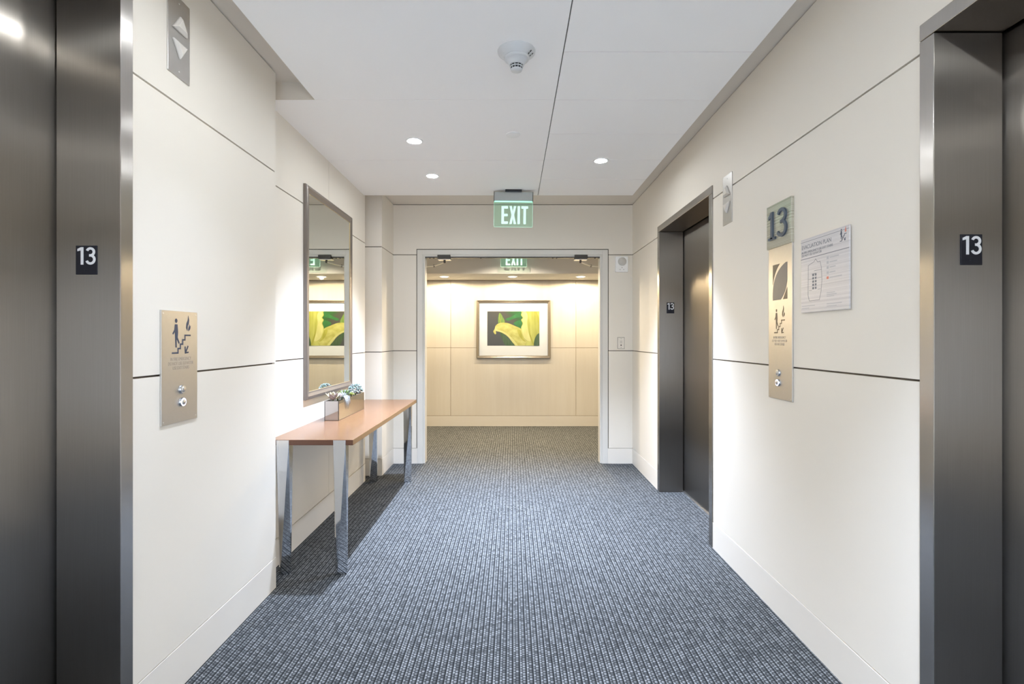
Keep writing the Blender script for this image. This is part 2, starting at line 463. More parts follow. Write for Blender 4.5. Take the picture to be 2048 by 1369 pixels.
# painted edges of the dropped field
e = 0.0015
b.box(XA - e, XA, YEND + 0.16, YSTEP - e, ZP, ZC, 2); b.box(XZ, XZ + e, YEND + 0.16, YE, ZP, ZC, 2)
b.box(XREC, XA, YSTEP - e, YSTEP, ZP, ZC, 2); b.box(XREC, XZ + e, YE, YE + e, ZP, ZC, 2)
struct(b.build('ceiling', ['ceil', 'joint', 'cove']))

# corridor beyond the doorway
b = B(); g = 0.0025
xs = [-XC, -2.764, -0.913, 0.938, 2.789, XC]
for i in range(5):
    for z0, z1 in ((0.155 + g, 1.16 - g), (1.16 + g, 2.150)):
        b.box(xs[i] + g, xs[i + 1] - g, YFAR, YFAR + 0.012, z0, z1, 0)
b.box(-XC, XC, YFAR + 0.012, YFAR + 0.1, 0, 2.6, 1)
struct(b.build('wall_corridor', ['maple', 'maple_gap']))
struct(B().box(-XC, XC, YFAR - 0.003, YFAR + 0.012, 0, 0.155 - g).build('baseboard_corridor', 'maple_base'))
YS = 6.63; ZS = 2.158; ZK = 2.46
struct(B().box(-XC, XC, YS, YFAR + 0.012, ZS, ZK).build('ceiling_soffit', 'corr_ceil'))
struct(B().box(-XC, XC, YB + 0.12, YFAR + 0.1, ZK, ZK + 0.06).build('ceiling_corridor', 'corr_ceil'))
b = B()
for s in (-1, 1): b.box(s * XC, s * (XC + 0.1), YB + 0.02, YFAR + 0.1, 0, ZK + 0.06)
struct(b.build('wall_corridor_ends', 'maple'))
b = B()
for s in (-1, 1): b.box(s * 1.5, s * XC, YB + 0.02, YB + 0.12, 0, ZK + 0.06)
struct(b.build('wall_corridor_near', 'maple'))

# ------------------------------------------------------------------ elevators
def elevator(X, s, y0, y1, label, OP=2.20):
    t = thing('elevator_entrance', label, 'elevator', (X, (y0 + y1) / 2, 0), group='elevator entrances')
    h = (y1 - y0) / 2; fw = 0.052; ET = OP + 0.05; pr = 0.006; dep = 0.196
    def L(a): return s * a
    for q in (-1, 1):
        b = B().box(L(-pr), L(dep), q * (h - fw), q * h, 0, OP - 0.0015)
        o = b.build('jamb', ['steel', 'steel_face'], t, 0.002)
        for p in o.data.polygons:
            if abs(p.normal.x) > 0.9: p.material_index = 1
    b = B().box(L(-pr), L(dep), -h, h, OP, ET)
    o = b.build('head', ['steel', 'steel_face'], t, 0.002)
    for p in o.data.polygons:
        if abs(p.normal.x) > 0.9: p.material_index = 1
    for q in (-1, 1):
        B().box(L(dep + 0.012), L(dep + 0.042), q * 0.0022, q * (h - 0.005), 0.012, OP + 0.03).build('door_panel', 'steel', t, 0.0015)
    b = B().box(L(dep - 0.004), L(dep + 0.08), -h + 0.004, h - 0.004, 0.0, 0.008)
    b.box(L(dep + 0.02), L(dep + 0.024), -h + 0.05, h - 0.05, 0.008, 0.0095)
    b.build('sill', 'sill', t)
    # shaft lining behind the leaves
    b = B().box(L(dep + 0.05), L(dep + 0.06), -h - 0.1, h + 0.1, 0, OP + 0.2)
    b.box(L(0.1), L(dep + 0.05), -h - 0.02, -h - 0.01, 0, OP + 0.15).box(L(0.1), L(dep + 0.05), h + 0.01, h + 0.02, 0, OP + 0.15)
    b.build('lining', 'black', t)
    return t
elevator(XL, -1, *EL1, 'left brushed steel elevator entrance in the cream panelled wall', EH - 0.05)
elevator(XR, 1, *ER1, 'near right elevator entrance of brushed steel, cut off by the frame edge')
elevator(XR, 1, *ER2, 'far right steel elevator entrance beside the exit doorway')

def three(b, cx, y0, H, xu, xl, sw, za, zb):
    """figure 3 as an upper and a lower bowl meeting at the waist"""
    ru = (H - sw) * 0.232; rl = (H - sw) * 0.268
    cu = y0 + H - sw / 2 - ru; cl = y0 + sw / 2 + rl
    up = [(cx + xu * H * math.cos(math.radians(t)), cu + ru * math.sin(math.radians(t))) for t in range(160, -91, -10)]
    lo = [(cx + xl * H * math.cos(math.radians(t)), cl + rl * math.sin(math.radians(t))) for t in range(90, -161, -10)]
    b.stroke(up + [(cx - 0.07 * H, cu - ru)], sw, za, zb)
    return b.stroke([(cx - 0.07 * H, cl + rl)] + lo, sw, za, zb - 0.00005)

def floor_plate(x, y, z, w, h, label):
    t = thing('floor_number_plate', label, 'sign', (x, y, z), ON_BACK, 'elevator floor number plates')
    B().box(-w / 2, w / 2, -h / 2, h / 2, 0, 0.003).build('plate', 'plate', t, 0.001)
    H = h * 0.60; y0 = h * 0.44 - H; sw = H * 0.15; za, zb = 0.003, 0.0042
    b = B(); x1 = -w * 0.19
    b.prism([(x1 - sw / 2, y0), (x1 + sw / 2, y0), (x1 + sw / 2, y0 + H), (x1 - sw * 0.45, y0 + H), (x1 - sw * 1.75, y0 + H * 0.90), (x1 - sw * 1.75, y0 + H * 0.77), (x1 - sw / 2, y0 + H * 0.82)], za, zb)
    b.build('digit_one', 'white_mark', t)
    three(B(), w * 0.20, y0, H, 0.20, 0.225, sw * 0.92, za, zb).build('digit_three', 'white_mark', t)
    b = B()
    for (a, c) in ((-2.0, 1), (-2.0, 0), (-1.2, 0), (0.2, 1), (1.0, 1)):
        b.lathe([(0.0011, 0.003), (0.0008, 0.0042)], 8, 0, c=(a * 0.0032, -h * 0.36 + c * 0.0035))
    b.build('braille', 'plate', t)
EPS = 0.0
floor_plate(-1.334, EL1[1] - 0.052, 1.545, 0.067, 0.091, 'black 13 plate on the jamb of the left elevator')
floor_plate(1.345, ER1[1] - 0.052, 1.560, 0.064, 0.090, 'black 13 plate on the jamb of the near right elevator')
floor_plate(1.332, ER2[1] - 0.052, 1.556, 0.064, 0.092, 'small looking black 13 plate on the far elevator jamb')

# ------------------------------------------------------------------ direction lanterns
def lantern(loc, basis, h, label):
    t = thing('elevator_lantern', label, 'indicator light', loc, basis, 'elevator direction lanterns')
    w = 0.122
    B().box(-w / 2, w / 2, -h / 2, h / 2, -0.002, 0.004).build('plate', 'satin', t, 0.001)
    for q in (1, -1):
        # truncated pyramid on a triangle
        r0, r1, d = 0.040, 0.024, 0.020
        cy = q * 0.043
        def tri(r): return [(-r, cy - q * r * 0.58), (r, cy - q * r * 0.58), (0, cy + q * r * 0.92)]
        a, c = tri(r0), tri(r1)
        if q < 0: a, c = a[::-1], c[::-1]
        vs = [(x, y, 0.004) for x, y in a] + [(x, y, 0.010) for x, y in a] + [(x, y, d) for x, y in c]
        fs = [(2, 1, 0), (6, 7, 8)] + [(i + k, (i + 1) % 3 + k, (i + 1) % 3 + k + 3, i + k + 3) for k in (0, 3) for i in range(3)]
        o = B().add(vs, fs).build('arrow', 'arrow_lens', t, 0.0015)
        o['label'] = 'raised white arrow pointing ' + ('up' if q > 0 else 'down')
    for q in (1, -1):
        B().lathe([(0.0032, 0.004), (0.0028, 0.0052), (0.0, 0.0055)], 12, 0, c=(0, q * (h / 2 - 0.022))).build('screw', 'sill', t)
    return t
lantern((XL, 1.847, 2.410), ON_LEFT, 0.296, 'grey lantern plate with two arrows, high on the left wall')
lantern((XR, 2.885, 2.102), ON_RIGHT, 0.284, 'narrow lantern plate with arrows above the far right elevator signs')

# ------------------------------------------------------------------ stair pictogram (about 0.11 wide, 0.15 high, centred)
def pictogram(name, mat, parent, cx, cy, sc_, z, fire=None, fmat=None):
    b = B(); z1 = z + 0.0006
    def P(x, y): return (cx + x * sc_, cy + y * sc_)
    # stairs: x, y in units of the sign (box -0.5..0.5)
    st = [(-0.50, -0.47), (-0.17, -0.47), (-0.17, -0.31), (-0.04, -0.31), (-0.04, -0.15), (0.09, -0.15), (0.09, 0.01), (0.22, 0.01), (0.22, 0.18), (0.55, 0.18)]
    b.stroke([P(*p) for p in st], 0.060 * sc_, z, z1)
    # person stepping down
    b.prism([P(-0.27 + 0.065 * math.cos(k * PI / 8), 0.71 + 0.08 * math.sin(k * PI / 8)) for k in range(16)], z, z1)
    body = [(-0.34, 0.58), (-0.20, 0.58), (-0.17, 0.30), (-0.19, 0.10), (-0.08, -0.10), (-0.13, -0.14), (-0.25, 0.04), (-0.24, -0.27), (-0.31, -0.27), (-0.33, 0.10), (-0.33, 0.28), (-0.45, 0.20), (-0.43, 0.14), (-0.36, 0.19)]
    body = [(-0.34, 0.58), (-0.20, 0.58), (-0.17, 0.30), (-0.19, 0.10), (-0.08, -0.10), (-0.13, -0.14), (-0.25, 0.04), (-0.24, -0.27), (-0.31, -0.27), (-0.33, 0.10), (-0.34, 0.30), (-0.44, 0.20), (-0.47, 0.25), (-0.37, 0.38)]
    b.prism([P(*p) for p in body], z, z1)
    # arrow down to the left
    b.stroke([P(0.40, -0.22), P(0.26, -0.46)], 0.06 * sc_, z, z1)
    b.stroke([P(0.23, -0.24), P(0.245, -0.48), P(0.43, -0.46)], 0.055 * sc_, z, z1)
    o = b.build(name, mat, parent)
    f = B()
    fl = [(0.36, 0.34), (0.28, 0.46), (0.30, 0.62), (0.38, 0.76), (0.41, 0.93), (0.46, 0.76), (0.44, 0.62), (0.38, 0.54), (0.37, 0.44)]
    fr = [(0.42, 0.33), (0.52, 0.42), (0.55, 0.56), (0.50, 0.50), (0.48, 0.60), (0.44, 0.50), (0.41, 0.42)]
    f.prism([P(*p) for p in fl], z, z1); f.prism([P(*p) for p in fr], z, z1)
    f.build('flame_symbol', fmat or mat, parent)
    return o

def button(parent, cx, cy, lit, z):
    b = B().lathe([(0.0165, z), (0.0165, z + 0.004), (0.0145, z + 0.007)], 28, 0, c=(cx, cy))
    o = b.build('call_button', 'chrome', parent)
    o['label'] = 'call button with a glowing ring' if lit else 'unlit chrome call button'
    r = B()
    for k in range(1): r.lathe([(0.0145, z + 0.0072), (0.0105, z + 0.0076)], 28, 0, c=(cx, cy))
    ring = r.build('button_ring', 'ring' if lit else 'sill', o)
    c = B().lathe([(0.0105, z + 0.0070), (0.0098, z + 0.0095), (0.0, z + 0.0102)], 24, 0, c=(cx, cy)).build('button_cap', 'satin', o)

FIRE = 'IN FIRE EMERGENCY\nDO NOT USE ELEVATOR\nUSE EXIT STAIRS'
# left call station
t = thing('call_station', 'beige metal call station with blue stair pictogram on the left wall', 'elevator call panel', (XL, 1.850, 1.195), ON_LEFT)
B().box(-0.100, 0.100, -0.205, 0.205, -0.002, 0.006).build('plate', 'satin', t, 0.0012)
pictogram('stair_symbol', 'navy', t, 0.004, 0.098, 0.100, 0.006)
text('fire_notice', FIRE, 0.0125, 'faint_mark', t, (0.004, 0.012), 0.0004, 0.006, 0.74)
button(t, 0.008, -0.085, False, 0.006); button(t, 0.008, -0.132, True, 0.006)
for x in (-0.09, 0.09):
    for y in (-0.193, 0.193): B().lathe([(0.003, 0.006), (0.0024, 0.0068)], 10, 0, c=(x, y)).build('screw', 'sill', t)

# right call station
t = thing('call_station', 'tall metal call station with 13 plaque and square emblem on the right wall', 'elevator call panel', (XR, 2.313, 1.4735), ON_RIGHT)
B().box(-0.102, 0.102, -0.4565, 0.255, -0.002, 0.006).build('plate', 'satin', t, 0.0012)
pl = B().box(-0.106, 0.106, 0.252, 0.4565, 0.0, 0.013).build('number_plaque', 'plaque', t, 0.001)
pl['label'] = 'striated plaque with raised slate blue 13'
b = B(); za, zb = 0.013, 0.021
# 1 with foot and flag, 3 in one bent stroke
cy = 0.356
b.prism([(-0.040, cy - 0.062), (-0.040, cy + 0.066), (-0.052, cy + 0.066), (-0.078, cy + 0.046), (-0.078, cy + 0.034), (-0.058, cy + 0.042), (-0.058, cy - 0.062)], za, zb)
b.box(-0.080, -0.018, cy - 0.066, cy - 0.054, za, zb)
b.build('digit_one', 'slate', pl)
three(B(), 0.036, cy - 0.066, 0.132, 0.235, 0.265, 0.0145, za, zb).build('digit_three', 'slate', pl)
# emblem: a square crossed by two curved bands
L0, L1, E0, E1 = -0.062, 0.062, 0.005, 0.172
def arc(x0, y0, x1, y1, bulge, n=14):
    out = []
    mx, my = (x0 + x1) / 2, (y0 + y1) / 2; dx, dy = x1 - x0, y1 - y0
    for i in range(n + 1):
        u = i / n; k = 4 * bulge * u * (1 - u)
        out.append((x0 + dx * u - dy * k, y0 + dy * u + dx * k))
    return out
b = B()
A = arc(L0, E0, L1 - 0.012, E1, 0.20); C = arc(L1, E0 + 0.085, L0 + 0.070, E0, 0.10)
b.prism(A + [(L1, E1)] + C, 0.006, 0.0068, 0)
b.prism(arc(L0, E0 + 0.075, L0 + 0.062, E1, 0.10) + [(L0, E1)], 0.006, 0.0068, 1)
b.prism([(L1, E0), (L1, E0 + 0.052), (L1 - 0.035, E0)], 0.006, 0.0068, 1)
b.build('emblem', ['logo', 'logo_dark'], t)
pictogram('stair_symbol', 'brown_mark', t, -0.006, -0.106, 0.088, 0.006)
text('fire_notice', FIRE, 0.0120, 'faint_mark', t, (-0.004, -0.186), 0.0004, 0.006, 0.72)
button(t, -0.012, -0.334, False, 0.006); button(t, -0.012, -0.380, True, 0.006)
for x in (-0.092, 0.092): B().lathe([(0.003, 0.006), (0.0024, 0.0068)], 10, 0, c=(x, -0.447)).build('screw', 'sill', t)

# evacuation plan
t = thing('evacuation_plan', 'pale striated evacuation plan panel, right of the tall call station', 'sign', (XR, 1.984, 1.563), ON_RIGHT)
W, H = 0.153, 0.155
B().box(-W, W, -H, H, 0.004, 0.010).build('panel', 'plan', t, 0.001)
b = B().box(-W + 0.012, W - 0.012, -H + 0.012, H - 0.012, -0.002, 0.004); b.build('spacer', 'slate', t)
z = 0.010
text('title', 'EVACUATION PLAN', 0.017, 'plan_print', t, (-W + 0.006, H - 0.036), 0.0004, z, 0.94, 0, 'LEFT')
text('fire_notice', 'IN FIRE EMERGENCY USE EXIT STAIRS\nDO NOT USE ELEVATOR', 0.0098, 'plan_print', t, (-W + 0.006, H - 0.064), 0.0004, z, 0.92, 0, 'LEFT')
pictogram('stair_symbol', 'navy', t, W - 0.034, H - 0.036, 0.036, z, fmat='plan_red')
b = B()
b.box(-W, W, H - 0.014, H - 0.0125, z, z + 0.0004); b.box(-W, W, H - 0.086, H - 0.0835, z, z + 0.0004)
out = [(-0.100, 0.040), (-0.060, 0.050), (-0.050, 0.060), (-0.035, 0.045), (-0.020, 0.046), (-0.012, 0.020), (-0.008, -0.030), (-0.014, -0.075), (-0.025, -0.108), (-0.092, -0.108), (-0.102, -0.085)]
b.stroke(out, 0.0016, z, z + 0.0004, closed=True)
for x, y, w, h in ((-0.075, 0.0, 0.03, 0.002), (-0.06, 0.012, 0.022, 0.0016), (-0.10, -0.02, 0.03, 0.0014), (-0.04, -0.02, 0.028, 0.0014), (-0.04, 0.012, 0.028, 0.0014), (-0.095, -0.066, 0.02, 0.0014), (-0.036, -0.066, 0.02, 0.0014)):
    b.box(x, x + w, y, y + h, z, z + 0.0004)
for k in range(5):
    b.box(-0.072, -0.060, -0.062 + k * 0.0135, -0.053 + k * 0.0135, z, z + 0.0004); b.box(-0.054, -0.044, -0.062 + k * 0.0135, -0.053 + k * 0.0135, z, z + 0.0004)
b.build('floor_plan', 'plan_print', t)
for k, y in enumerate((0.052, 0.034, 0.014, -0.006, -0.026)):
    r = B().box(0.022, 0.034, y - 0.005, y + 0.005, z, z + 0.0004, 1 if k == 4 else 0).build('legend_symbol', ['plan_faint', 'plan_red'], t)
    if k == 4: r['label'] = 'red legend symbol'
    B().box(0.040, 0.040 + (0.055, 0.045, 0.036, 0.034, 0.072)[k], y - 0.002, y + 0.002, z, z + 0.0004, 0).build('legend_line', 'plan_faint', t)
for y, w in ((-0.085, 0.05), (-0.092, 0.06), (-0.099, 0.045), (-0.128, 0.09), (-0.137, 0.06)): B().box(0.022, 0.022 + w, y - 0.0015, y + 0.0015, z, z + 0.0004, 0).build('text_line', 'plan_faint', t)
for y, w in ((-0.128, 0.09), (-0.137, 0.05)): B().box(-0.145, -0.145 + w, y - 0.0015, y + 0.0015, z, z + 0.0004, 0).build('text_line', 'plan_faint', t)

# ------------------------------------------------------------------ items on the doorway wall
t = thing('wall_speaker', 'white square wall speaker right of the doorway head', 'speaker', (1.126, YB, 2.064), ON_BACK)
B().box(-0.064, 0.064, -0.080, 0.080, 0, 0.038).build('housing', 'white_plastic', t, 0.004)
B().lathe([(0.044, 0.038), (0.043, 0.0405), (0.0, 0.0415)], 32, 0, c=(0.003, 0.026)).build('grille', 'grey_mesh', t)
B().box(-0.058, 0.058, -0.074, -0.052, 0.038, 0.042).build('lens_strip', 'white_plastic', t, 0.003)
b = B().box(-0.005, 0.006, -0.040, -0.033, 0.038, 0.0388).box(-0.028, -0.012, -0.060, -0.056, 0.042, 0.0428).box(0.010, 0.024, -0.060, -0.056, 0.042, 0.0428)
b.build('printed_marks', 'faint_mark', t)
t = thing('key_switch_plate', 'small beige key switch plate below the wall speaker', 'wall switch', (1.124, YB, 1.250), ON_BACK)
B().box(-0.036, 0.036, -0.060, 0.060, 0, 0.0015).build('border', 'dark', t)
B().box(-0.033, 0.033, -0.057, 0.057, 0.0, 0.005).build('plate', 'base', t, 0.001)
B().lathe([(0.007, 0.005), (0.006, 0.009)], 16, 0, c=(0, -0.022)).build('keyhole', 'dark', t)
for y in (-0.045, 0.045): B().lathe([(0.003, 0.005), (0.0025, 0.006)], 10, 0, c=(0, y)).build('screw', 'dark', t)
b = B()
for k in range(4): b.box(-0.014 + 0.002 * (k % 2), 0.014 - 0.003 * (k % 2), 0.022 - k * 0.008, 0.0245 - k * 0.008, 0.005, 0.0055)
b.build('printed_marks', 'faint_mark', t)

def closer(s, label):
    t = thing('door_closer', label, 'door closer', (s * 0.711, YB, 2.15), None, 'door closers on the doorway head')
    B().box(-0.067, 0.067, -0.006, 0.055, -0.023, 0.014).build('bracket', 'dark', t, 0.002)
    b = B().box(-0.066, 0.068, 0.01, 0.09, -0.034, -0.0235)
    b.build('shoe_plate', 'sill', t, 0.004)
    B().lathe([(0.011, -0.062), (0.011, -0.034)], 16, 0, c=(0, 0.05)).build('pivot', 'dark', t)
    p1 = (s * 0.125, 0.150, -0.080); p2 = (s * 0.262, 0.180, -0.084)
    def bar(name, a, c, w, h):
        a, c = Vector(a), Vector(c); d = (c - a).normalized(); n = d.cross(Vector((0, 0, 1))).normalized()
        vs = [p + n * w * i + Vector((0, 0, h * j)) for p in (a, c) for i, j in ((-1, -1), (1, -1), (1, 1), (-1, 1))]
        B().add(vs, [(0, 3, 2, 1), (4, 5, 6, 7), (0, 1, 5, 4), (1, 2, 6, 5), (2, 3, 7, 6), (3, 0, 4, 7)]).build(name, 'sill', t, 0.0015)
    bar('main_arm', (0, 0.05, -0.052), p1, 0.010, 0.005)
    bar('forearm', p1, p2, 0.008, 0.004)
    B().lathe([(0.009, -0.090), (0.009, -0.068)], 14, 0, c=(p1[0], p1[1])).build('elbow', 'dark', t)
closer(-1, 'left door closer bracket with folded arm under the doorway head')
closer(1, 'right door closer bracket with folded arm under the doorway head')

# ------------------------------------------------------------------ exit signs
def exit_sign(loc, label, zc, roll, canopy):
    t = thing('exit_sign', label, 'exit sign', loc, ON_BACK)
    w = 0.170; gh = 0.222
    if canopy: B().box(-0.072, 0.072, 0.078, zc, -0.040, 0.052).build('canopy', 'black', t, 0.004)
    else: B().box(-0.072, 0.072, 0.078, zc, -0.040, 0.040).build('canopy', 'white_plastic', t, 0.004)
    b = B().box(-w + 0.002, w - 0.002, 0.004, 0.080, -0.026, 0.026)
    b.build('housing', 'alu', t, 0.003)
    for q in (-1, 1): B().box(q * (w - 0.002), q * (w + 0.002), 0.002, 0.081, -0.027, 0.027).build('end_cap', 'dark', t)
    B().box(-w + 0.004, w - 0.004, -0.002, 0.004, -0.010, 0.010).build('light_bar', 'led', t)
    # glass: rounded lower corners
    r = 0.012; pts = [(-w, 0.0), (w, 0.0)]
    for k in range(6): a = -k * PI / 10; pts.append((w - r + r * math.cos(a), -gh + r + r * math.sin(a)))
    for k in range(6): a = -PI / 2 - k * PI / 10; pts.append((-w + r + r * math.cos(a), -gh + r + r * math.sin(a)))
    o = B().prism(pts, -0.003, 0.003).build('glass_panel', ['acrylic', 'acrylic_edge'], t)
    o2 = B().stroke(pts, 0.0022, -0.0032, 0.0032, closed=True).build('lit_edge', 'acrylic_edge', o)
    H = 0.158; y0 = -0.196; z0, z1 = 0.003, 0.0042
    b = B(); k = 0.023
    x = -0.104
    b.prism([(x, y0), (x + 0.058, y0), (x + 0.058, y0 + k), (x + 0.023, y0 + k), (x + 0.023, y0 + 0.068), (x + 0.056, y0 + 0.068), (x + 0.056, y0 + 0.090), (x + 0.023, y0 + 0.090), (x + 0.023, y0 + H - k), (x + 0.058, y0 + H - k), (x + 0.058, y0 + H), (x, y0 + H)], z0, z1)
    x = -0.034; c = x + 0.030
    b.prism([(x, y0), (x + 0.022, y0), (c, y0 + 0.050), (x + 0.038, y0), (x + 0.060, y0), (c + 0.0115, y0 + H / 2), (x + 0.060, y0 + H), (x + 0.038, y0 + H), (c, y0 + H - 0.050), (x + 0.022, y0 + H), (x, y0 + H), (c - 0.0115, y0 + H / 2)], z0, z1)
    b.box(0.037, 0.059, y0, y0 + H, z0, z1)
    x = 0.070
    b.prism([(x + 0.019, y0), (x + 0.041, y0), (x + 0.041, y0 + H - k), (x + 0.060, y0 + H - k), (x + 0.060, y0 + H), (x, y0 + H), (x, y0 + H - k), (x + 0.019, y0 + H - k)], z0, z1)
    lt = b.build('exit_lettering', 'exit', o)
    t.rotation_mode = 'XYZ'; t.rotation_euler.rotate_axis('Z', roll)
    return t
YX = F / 228.0
exit_sign((0.008, YX, EYE + (677 - 404) / 228.0), 'green glass EXIT sign hanging under a black mount from the lobby ceiling', ZP - (EYE + (677 - 404) / 228.0), -0.012, True)
def corridor_exit():
    zt = 2.228 + 0.190
    t = exit_sign((0.016, 6.50, zt), 'second EXIT sign in the corridor beyond, partly hidden by the doorway head', 0.0785, 0.0, False)
    for c in list(t.children):
        if c.name.startswith('canopy') or c.name.startswith('housing') or c.name.startswith('end_cap'):
            c.scale.y = (ZK - zt) / 0.080 * (0.98 if not c.name.startswith('canopy') else 1.0)
    g = [c for c in t.children if c.name.startswith('glass')][0]
    g.scale.y = 0.190 / 0.222
    return t
corridor_exit()

# ------------------------------------------------------------------ ceiling things
t = thing('smoke_detector', 'white smoke detector with vented nose on the nearest ceiling panel', 'smoke detector', (0.018, 2.253, ZP), UNDER)
B().lathe([(0.085, 0), (0.084, 0.006), (0.054, 0.030), (0.053, 0.031)], 48).build('base', 'detector', t)
b = B()
for a in (12, 30):
    a = math.radians(a); c, s = math.cos(a), math.sin(a)
    for r0, r1, z0 in ((0.060, 0.066, 0.0215), (0.069, 0.076, 0.0145)):
        vs = []
        for r, zz in ((r0, z0 + 0.0055), (r1, z0)):
            for w in (-0.0035, 0.0035): vs.append((r * c - w * s, r * s + w * c, zz + 0.0012))
        b.add(vs, [(0, 1, 3, 2)])
b.build('vent_slot', 'black', t)
B().lathe([(0.056, 0.030), (0.056, 0.036), (0.050, 0.040), (0.046, 0.040), (0.031, 0.064)], 48).build('collar', 'detector', t)
B().lathe([(0.0275, 0.064), (0.0245, 0.080), (0.0, 0.080)], 32).build('sensor_chamber', 'black', t)
b = B()
for k in range(12):
    a = 2 * PI * k / 12 + 0.26
    p = [(0.031 * math.cos(a), 0.031 * math.sin(a), 0.063), (0.0275 * math.cos(a), 0.0275 * math.sin(a), 0.073), (0.025 * math.cos(a), 0.025 * math.sin(a), 0.083)]
    b.tube(p, 0.0016, 6)
b.lathe([(0.0272, 0.0705), (0.0296, 0.0705), (0.0290, 0.0735), (0.0266, 0.0735)], 32)
b.lathe([(0.026, 0.081), (0.024, 0.087), (0.012, 0.090), (0.0, 0.0905)], 32)
b.build('cage', 'detector', t)
t = thing('ceiling_cover_plate', 'plain white concealed sprinkler disc flush on the ceiling', 'sprinkler cover', (0.003, F / 315.5, ZP), UNDER)
B().lathe([(0.045, 0), (0.045, 0.004), (0.043, 0.0055), (0.0, 0.006)], 40).build('disc', 'white_plastic', t)

def spot(name, parent, loc, power, colr, size, blend, rad):
    l = bpy.data.lights.new(name, 'SPOT'); l.energy = power; l.color = colr; l.spot_size = math.radians(size); l.spot_blend = blend
    l.shadow_soft_size = rad
    o = bpy.data.objects.new(name, l); col.objects.link(o)
    if parent is not None: o.parent = parent
    o.location = loc; o.rotation_euler = (PI, 0, 0)
    return o
COOL = (0.83, 0.965, 1.24); WARM = (1.0, 0.79, 0.50)
PW = 225.0
def downlight(loc, label, lens, group):
    t = thing('downlight', label, 'ceiling light', loc, UNDER, group)
    B().lathe([(0.056, 0), (0.056, 0.003), (0.050, 0.005), (0.041, 0.0025), (0.041, 0.0)], 40).build('trim_ring', 'white_plastic', t)
    B().lathe([(0.041, 0.0), (0.041, 0.0018), (0.0, 0.0022)], 40).build('lens', lens, t)
    return t
LOBBY = [((-0.642, F / 305.5), 'left hand lobby downlight nearer the viewer, lit'),
         ((-0.638, F / 251.4), 'left hand lobby downlight nearest the far wall, lit'),
         ((0.643, F / 275.0), 'right hand lobby downlight, the only one on that side'),
         ((-0.64, 1.84), 'added left hand downlight, unseen just above the top edge of the frame'), ((-0.64, 1.10), 'added downlight, unseen overhead beside the left elevator'), ((0.64, 0.55), 'added downlight, unseen overhead beside the near right elevator'),  # from here on unseen lamps, added for fill light and steel streaks
         ((-0.64, -0.75), 'added unseen downlight behind the viewer, left side, first from the elevators'), ((0.64, -0.75), 'added unseen downlight behind the viewer, right side, first from the elevators'),
         ((-0.64, -2.30), 'added unseen downlight behind the viewer, left side, by the rear wall'), ((0.64, -2.30), 'added unseen downlight behind the viewer, right side, by the rear wall')]
first = None
for k, ((x, y), lab) in enumerate(LOBBY):
    pf = (0.95, 0.85, 1.55, 0.11, 0.11, 1.4)[k] if k < 6 else 1.9
    if first is None: first = d = downlight((x, y, ZP), lab, 'lamp', 'lobby downlights')
    else: d = dup(first, (x, y, ZP), lab)
    spot('lobby_lamp', d, (0, 0, 0.012), PW * pf, COOL, 88, 1.0, 0.035)
first = None
for k, x in enumerate((-2.85, -1.9, -0.95, 0.0, 0.95, 1.9, 2.85)):
    lab = {2: 'left of the three warm downlights over the framed picture wall', 3: 'middle warm downlight, straight above the framed picture', 4: 'right of the three warm downlights over the framed picture wall'}.get(
        k, 'warm soffit downlight out of sight along the corridor, at %s' % ('far left', 'left of the doorway', '', '', '', 'right of the doorway', 'far right')[k])
    if first is None: first = d = downlight((x, 6.96, ZS), lab, 'warmlamp', 'corridor soffit downlights'); d.scale = (1.35, 1.35, 1)
    else: d = dup(first, (x, 6.96, ZS), lab)
    spot('soffit_lamp', d, (0, 0, 0.014), 27.0, WARM, 176, 0.25, 0.02)
d = downlight((0.0, 6.0, ZK), 'warm corridor ceiling downlight hidden above the doorway head', 'warmlamp', 'corridor ceiling downlights')
spot('corridor_lamp', d, (0, 0, 0.014), 46.0, (1.0, 0.86, 0.66), 152, 0.35, 0.03)
for x, lab in ((-0.85, 'left'), (0.85, 'right')):  # two unseen lamps added to brighten the corridor floor
    e_ = dup(d, (x, 6.0, ZK), 'added warm fill downlight unseen above the doorway, %s one of the row' % lab)
    spot('corridor_lamp', e_, (0, 0, 0.014), 105.0, WARM, 84, 0.6, 0.03)

# ------------------------------------------------------------------ mirror, picture
def moulding(parent, name, x0, x1, y0, y1, prof, mats, mi=None):
    """picture-frame moulding: prof = list of (inset, height), rectangle x0..x1, y0..y1 in the wall plane"""
    b = B(); n = len(prof); vs = []
    for ins, h in prof:
        vs += [(x0 + ins, y0 + ins, h), (x1 - ins, y0 + ins, h), (x1 - ins, y1 - ins, h), (x0 + ins, y1 - ins, h)]
    for i in range(n - 1):
        fs = [(i * 4 + k, i * 4 + (k + 1) % 4, (i + 1) * 4 + (k + 1) % 4, (i + 1) * 4 + k) for k in range(4)]
        b.add(vs, fs, (mi[i] if mi else 0))
    return b.build(name, mats, parent)
t = thing('wall_mirror', 'tall pewter framed mirror hung above the console table', 'mirror', (XREC, 3.668, 1.598), ON_LEFT)
w, h = 0.462, 0.697
moulding(t, 'frame', -w, w, -h, h, [(0, 0), (0, 0.016), (0.006, 0.022), (0.020, 0.024), (0.040, 0.018), (0.050, 0.017), (0.053, 0.013)], ['frame', 'gold'], [0, 0, 0, 0, 0, 1])
B().box(-w + 0.050, w - 0.050, -h + 0.050, h - 0.050, 0.004, 0.0135).build('glass', 'mirror', t)

